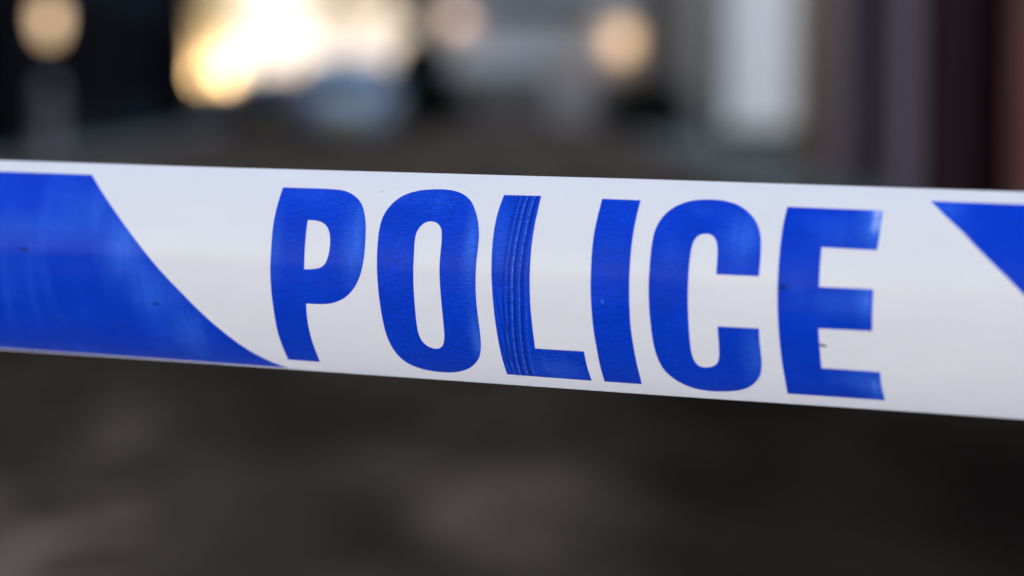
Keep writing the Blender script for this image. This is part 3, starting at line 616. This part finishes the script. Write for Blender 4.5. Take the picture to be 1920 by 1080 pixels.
def film_mat():
    g = NG('white_polythene')
    dirt = g.ramp(g.noise(25, 60, 5, .6), .35, .75, 0., .10)
    sp = g.m_('MAXIMUM', g.spot(108.3, -12.9, 1.5, .45, -.12), g.m_('MULTIPLY', g.spot(-36.3, 28.2, .35, .3), .5))
    sp = g.m_('MAXIMUM', sp, g.m_('MULTIPLY', g.ramp(g.noise(260, 260, 2), .80, .86), .25))
    c = g.mix(dirt, (.85, .775, .755, 1), (.55, .53, .52, 1))
    c = g.mix(sp, c, (.03, .01, .05, 1))
    g.put(g.b.inputs['Base Color'], c)
    g.b.inputs['Roughness'].default_value = .2
    g.b.inputs['IOR'].default_value = 1.5
    h = g.m_('ADD', g.m_('MULTIPLY', g.noise(9, 90, 3), 1.), g.m_('MULTIPLY', g.noise(120, 1400, 2), .03))
    e = g.m_('DIVIDE', g.m_('SUBTRACT', g.m_('ADD', g.V, g.m_('MULTIPLY', g.noise(18, 1, 2), .0012)), .0062), .0004)      # faint fold line along the middle
    e = g.m_('POWER', 2.718, g.m_('MULTIPLY', g.m_('MULTIPLY', e, e), -1.)); e = g.m_('MULTIPLY', e, g.ramp(g.noise(22, 3, 2), .42, .62))
    h = g.m_('ADD', h, g.m_('MULTIPLY', e, .10))
    g.bump(h, .00025, .35)
    see_through(g, c, .45)
    return g.m

def ink_mat(grain=1., crease=False, smudge=0.):
    g = NG('blue_printed_ink')
    at = g.N.new('ShaderNodeAttribute'); at.attribute_name = 'thin'
    thin = at.outputs['Fac']
    gr = g.noise(520, 2600, 3, .6, .6)                      # fine drag lines left by the printing roller
    gr2 = g.noise(1500, 2400, 2, .5)
    mott = g.noise(40, 70, 4, .6)
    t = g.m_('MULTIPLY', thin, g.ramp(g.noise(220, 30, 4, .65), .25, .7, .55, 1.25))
    t = g.m_('ADD', t, g.m_('MULTIPLY', g.ramp(mott, .4, .75), .06))
    t = g.m_('ADD', t, g.m_('MULTIPLY', g.m_('SUBTRACT', gr, .5), .55*grain))
    t = g.m_('ADD', t, g.m_('MULTIPLY', g.m_('SUBTRACT', gr2, .5), .3*grain))
    h = g.m_('ADD', g.m_('MULTIPLY', gr, .5*grain), g.m_('MULTIPLY', gr2, .25*grain))
    if smudge:
        sm = g.ramp(g.noise(55, 9, 4, .6, 1.2), .45, .8)
        t = g.m_('ADD', t, g.m_('MULTIPLY', sm, smudge))
        h = g.m_('ADD', h, g.m_('MULTIPLY', g.noise(60, 10, 3), 2.))
    if crease:
        # double rows of puckered ridges running down the stem, their highlights and hollows also painted into the colour
        vv = g.V
        bend = g.m_('ADD', g.m_('MULTIPLY', g.m_('SUBTRACT', vv, 0.), .055), g.m_('MULTIPLY', g.m_('SUBTRACT', g.noise(1, 45, 2), .5), .0012))
        uu = g.m_('SUBTRACT', g.U, bend)
        bead = g.ramp(g.noise(300, 900, 2), .35, .6, .35, 1.)
        for uc, wd, a in ((.0098, .00035, .30), (.0117, .0003, .85), (.0141, .0003, .8), (.0128, .0005, -.45), (.0155, .0005, -.3), (.0163, .0004, .4)):
            e = g.m_('DIVIDE', g.m_('SUBTRACT', uu, uc), wd); gs = g.m_('POWER', 2.718, g.m_('MULTIPLY', g.m_('MULTIPLY', e, e), -1.))
            if a > 0: gs = g.m_('MULTIPLY', gs, bead)
            t = g.m_('ADD', t, g.m_('MULTIPLY', gs, .85*a)); h = g.m_('ADD', h, g.m_('MULTIPLY', gs, 9.*a))
        lowf = g.ramp(vv, .008, -.012)                       # fan of fine ripples in the lower left of the stem
        fan = g.m_('SINE', g.m_('MULTIPLY', g.m_('SUBTRACT', g.U, g.m_('MULTIPLY', vv, -.10)), 3800.))
        fan = g.m_('MULTIPLY', g.m_('MULTIPLY', fan, lowf), g.ramp(uu, .0115, .0095))
        t = g.m_('ADD', t, g.m_('MULTIPLY', fan, .15)); h = g.m_('ADD', h, g.m_('MULTIPLY', fan, 1.2))
    spd = None
    for a in ((-165.9, 4., 2.3, .8), (-116.1, -12., 1.5, .7), (96.9, 3.7, 1.4, 1.0)):
        q_ = g.spot(*a); spd = q_ if spd is None else g.m_('MAXIMUM', spd, q_)
    t = g.m_('MAXIMUM', t, g.m_('MULTIPLY', g.spot(101., 3.4, 1.5, 1.9), .22))
    spk = g.ramp(g.noise(420, 520, 1), .79, .83)
    t = g.m_('ADD', t, g.m_('MULTIPLY', spk, .35))
    t = g.m_('ADD', t, g.m_('MULTIPLY', g.spot(41., -3.1, .5, .8), .6))
    t = g.ramp(t, .02, 1.0, 0., .95)
    t.node.interpolation_type = 'LINEAR'
    c = g.mix(t, (.0, .050, .58, 1), (.06, .22, .84, 1))
    c = g.mix(g.ramp(t, .62, .95, 0., .7), c, (.50, .56, .86, 1))
    # ink film of uneven depth: fine darker drag lines and pinholes
    dk = g.m_('ADD', g.m_('MULTIPLY', g.m_('SUBTRACT', g.noise(300, 2100, 3, .65, .8), .5), .9*max(grain, .25)), g.m_('MULTIPLY', g.m_('SUBTRACT', mott, .5), .35))
    if crease:  # shade beside the ridges painted as darker lines in the ink
        for uc, wd in ((.0105, .0004), (.0124, .0004), (.0148, .0005), (.0088, .0003)):
            e = g.m_('DIVIDE', g.m_('SUBTRACT', uu, uc), wd); dk = g.m_('SUBTRACT', dk, g.m_('MULTIPLY', g.m_('POWER', 2.718, g.m_('MULTIPLY', g.m_('MULTIPLY', e, e), -1.)), .4))
    sc = g.N.new('ShaderNodeVectorMath'); sc.operation = 'SCALE'; g.L.new(c, sc.inputs[0]); g.put(sc.inputs['Scale'], g.m_('ADD', 1., dk)); c = sc.outputs[0]
    c = g.mix(g.m_('MULTIPLY', spd, .6), c, (.001, .006, .12, 1))
    g.put(g.b.inputs['Base Color'], c)
    g.b.inputs['Roughness'].default_value = .2
    g.b.inputs['IOR'].default_value = 1.5; g.b.inputs['Specular IOR Level'].default_value = .12
    h = g.m_('SUBTRACT', h, g.m_('MULTIPLY', spd, 4.))
    g.bump(h, .00006, .5)
    see_through(g, c, .45)
    return g.m

tape = thing('barrier_tape', (0, 0, 0), 'white barrier tape printed POLICE in blue, stretched across the street', 'tape')
TX = Vector((.91146905, -.41120327, -.0116638)); TY = Vector((.41131977, .9105572, .04125077))
TZ = Vector((-.0063419, -.04239635, .99908074)); TL = Vector((0, .75458201, 1.08940583))
mw = Matrix.Identity(4)
for i in range(3): mw[i][0] = TX[i]; mw[i][1] = TY[i]; mw[i][2] = TZ[i]; mw[i][3] = TL[i]
tape.matrix_world = mw
fm = film_mesh(-1.6, 1.5, 1000, 60); fm.materials.append(film_mat())
link(bpy.data.objects.new('film', fm), tape)
THIN_AND_SHADING = {
 'P': [(-42, 12, 5, 14, .50), (-71, 8, 3, 12, .32), (-60, 27, 14, 3, .1)],
 'O': [(-2, 12, 3.2, 15, .55), (-1.8, -18, 2.2, 9, .6), (-30, 27, 10, 3, .2), (-14, 25, 6, 5, .15)],  # lighter right side of the O is shading painted as ink colour
 'L': [(22, -27, 9, 5, .36), (6, 15, 5, 12, .25)],
 'I': [(43, 14, 5, 4, .08)],
 'C': [(84, 18, 7, 8, .45), (88, -18, 4, 10, .5), (62, 12, 4, 6, .15), (70, 26, 6, 3, .15)],
 'E': [(123.5, 23, 5.5, 7, .75), (122.5, 1, 5, 6, .65), (124.5, -26, 6, 6, .7), (124.5, 28, 5, 2.2, .6), (112, 20, 8, 6, .25), (112, 0, 7, 5, .3), (118, -24, 9, 4, .3), (124, 6.5, 3.5, 1.8, .5), (100, 4, 4, 8, .1)],
}
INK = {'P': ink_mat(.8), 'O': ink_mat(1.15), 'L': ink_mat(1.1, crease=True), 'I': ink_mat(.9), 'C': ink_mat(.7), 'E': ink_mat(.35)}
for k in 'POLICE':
    me = print_mesh('printed_letter', [[(x/1e3, y/1e3) for x, y in l] for l in PRINT[k]], .0011, THIN_AND_SHADING[k])
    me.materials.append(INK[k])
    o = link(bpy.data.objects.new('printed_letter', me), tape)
    o['label'] = {'P': 'blue letter P, first of the word', 'O': 'blue letter O', 'L': 'creased blue letter L', 'I': 'blue letter I',
                  'C': 'blue letter C', 'E': 'blue letter E with faded right ends, last of the word'}[k]
# slanted blue blocks either side of the word, and the next ones along
smooth_ink = ink_mat(.12, smudge=.20)
BA = [(x/1e3, y/1e3) for x, y in EDGE_A]; BA[-1] = (-.0745, -.0369)
la = [(-.60, -.0369), *reversed(BA), (-.53-.0015, .0312)]
me = print_mesh('printed_stripe', [la], .0025, [(-127, 6, 8, 10, .6), (-116, -8, 9, 8, .5), (-106, -22, 8, 9, .45), (-138, 18, 8, 7, .35), (-165, 12, 30, 4, .25), (-150, 20, 9, 9, .2)])
me.materials.append(smooth_ink); link(bpy.data.objects.new('printed_stripe', me), tape)['label'] = 'blue slanted block left of the word, smudged near its edge'
BB = [(x/1e3, y/1e3) for x, y in EDGE_B]
lb = [(.2050, -.0369), (.60, -.0369), (.55, .0314), BB[0], *BB[1:]]
me = print_mesh('printed_stripe', [lb], .0025, [(142, 29, 5, 3, .35), (148, 22, 4, 6, .1)])
me.materials.append(ink_mat(.1)); link(bpy.data.objects.new('printed_stripe', me), tape)['label'] = 'blue slanted block right of the word'
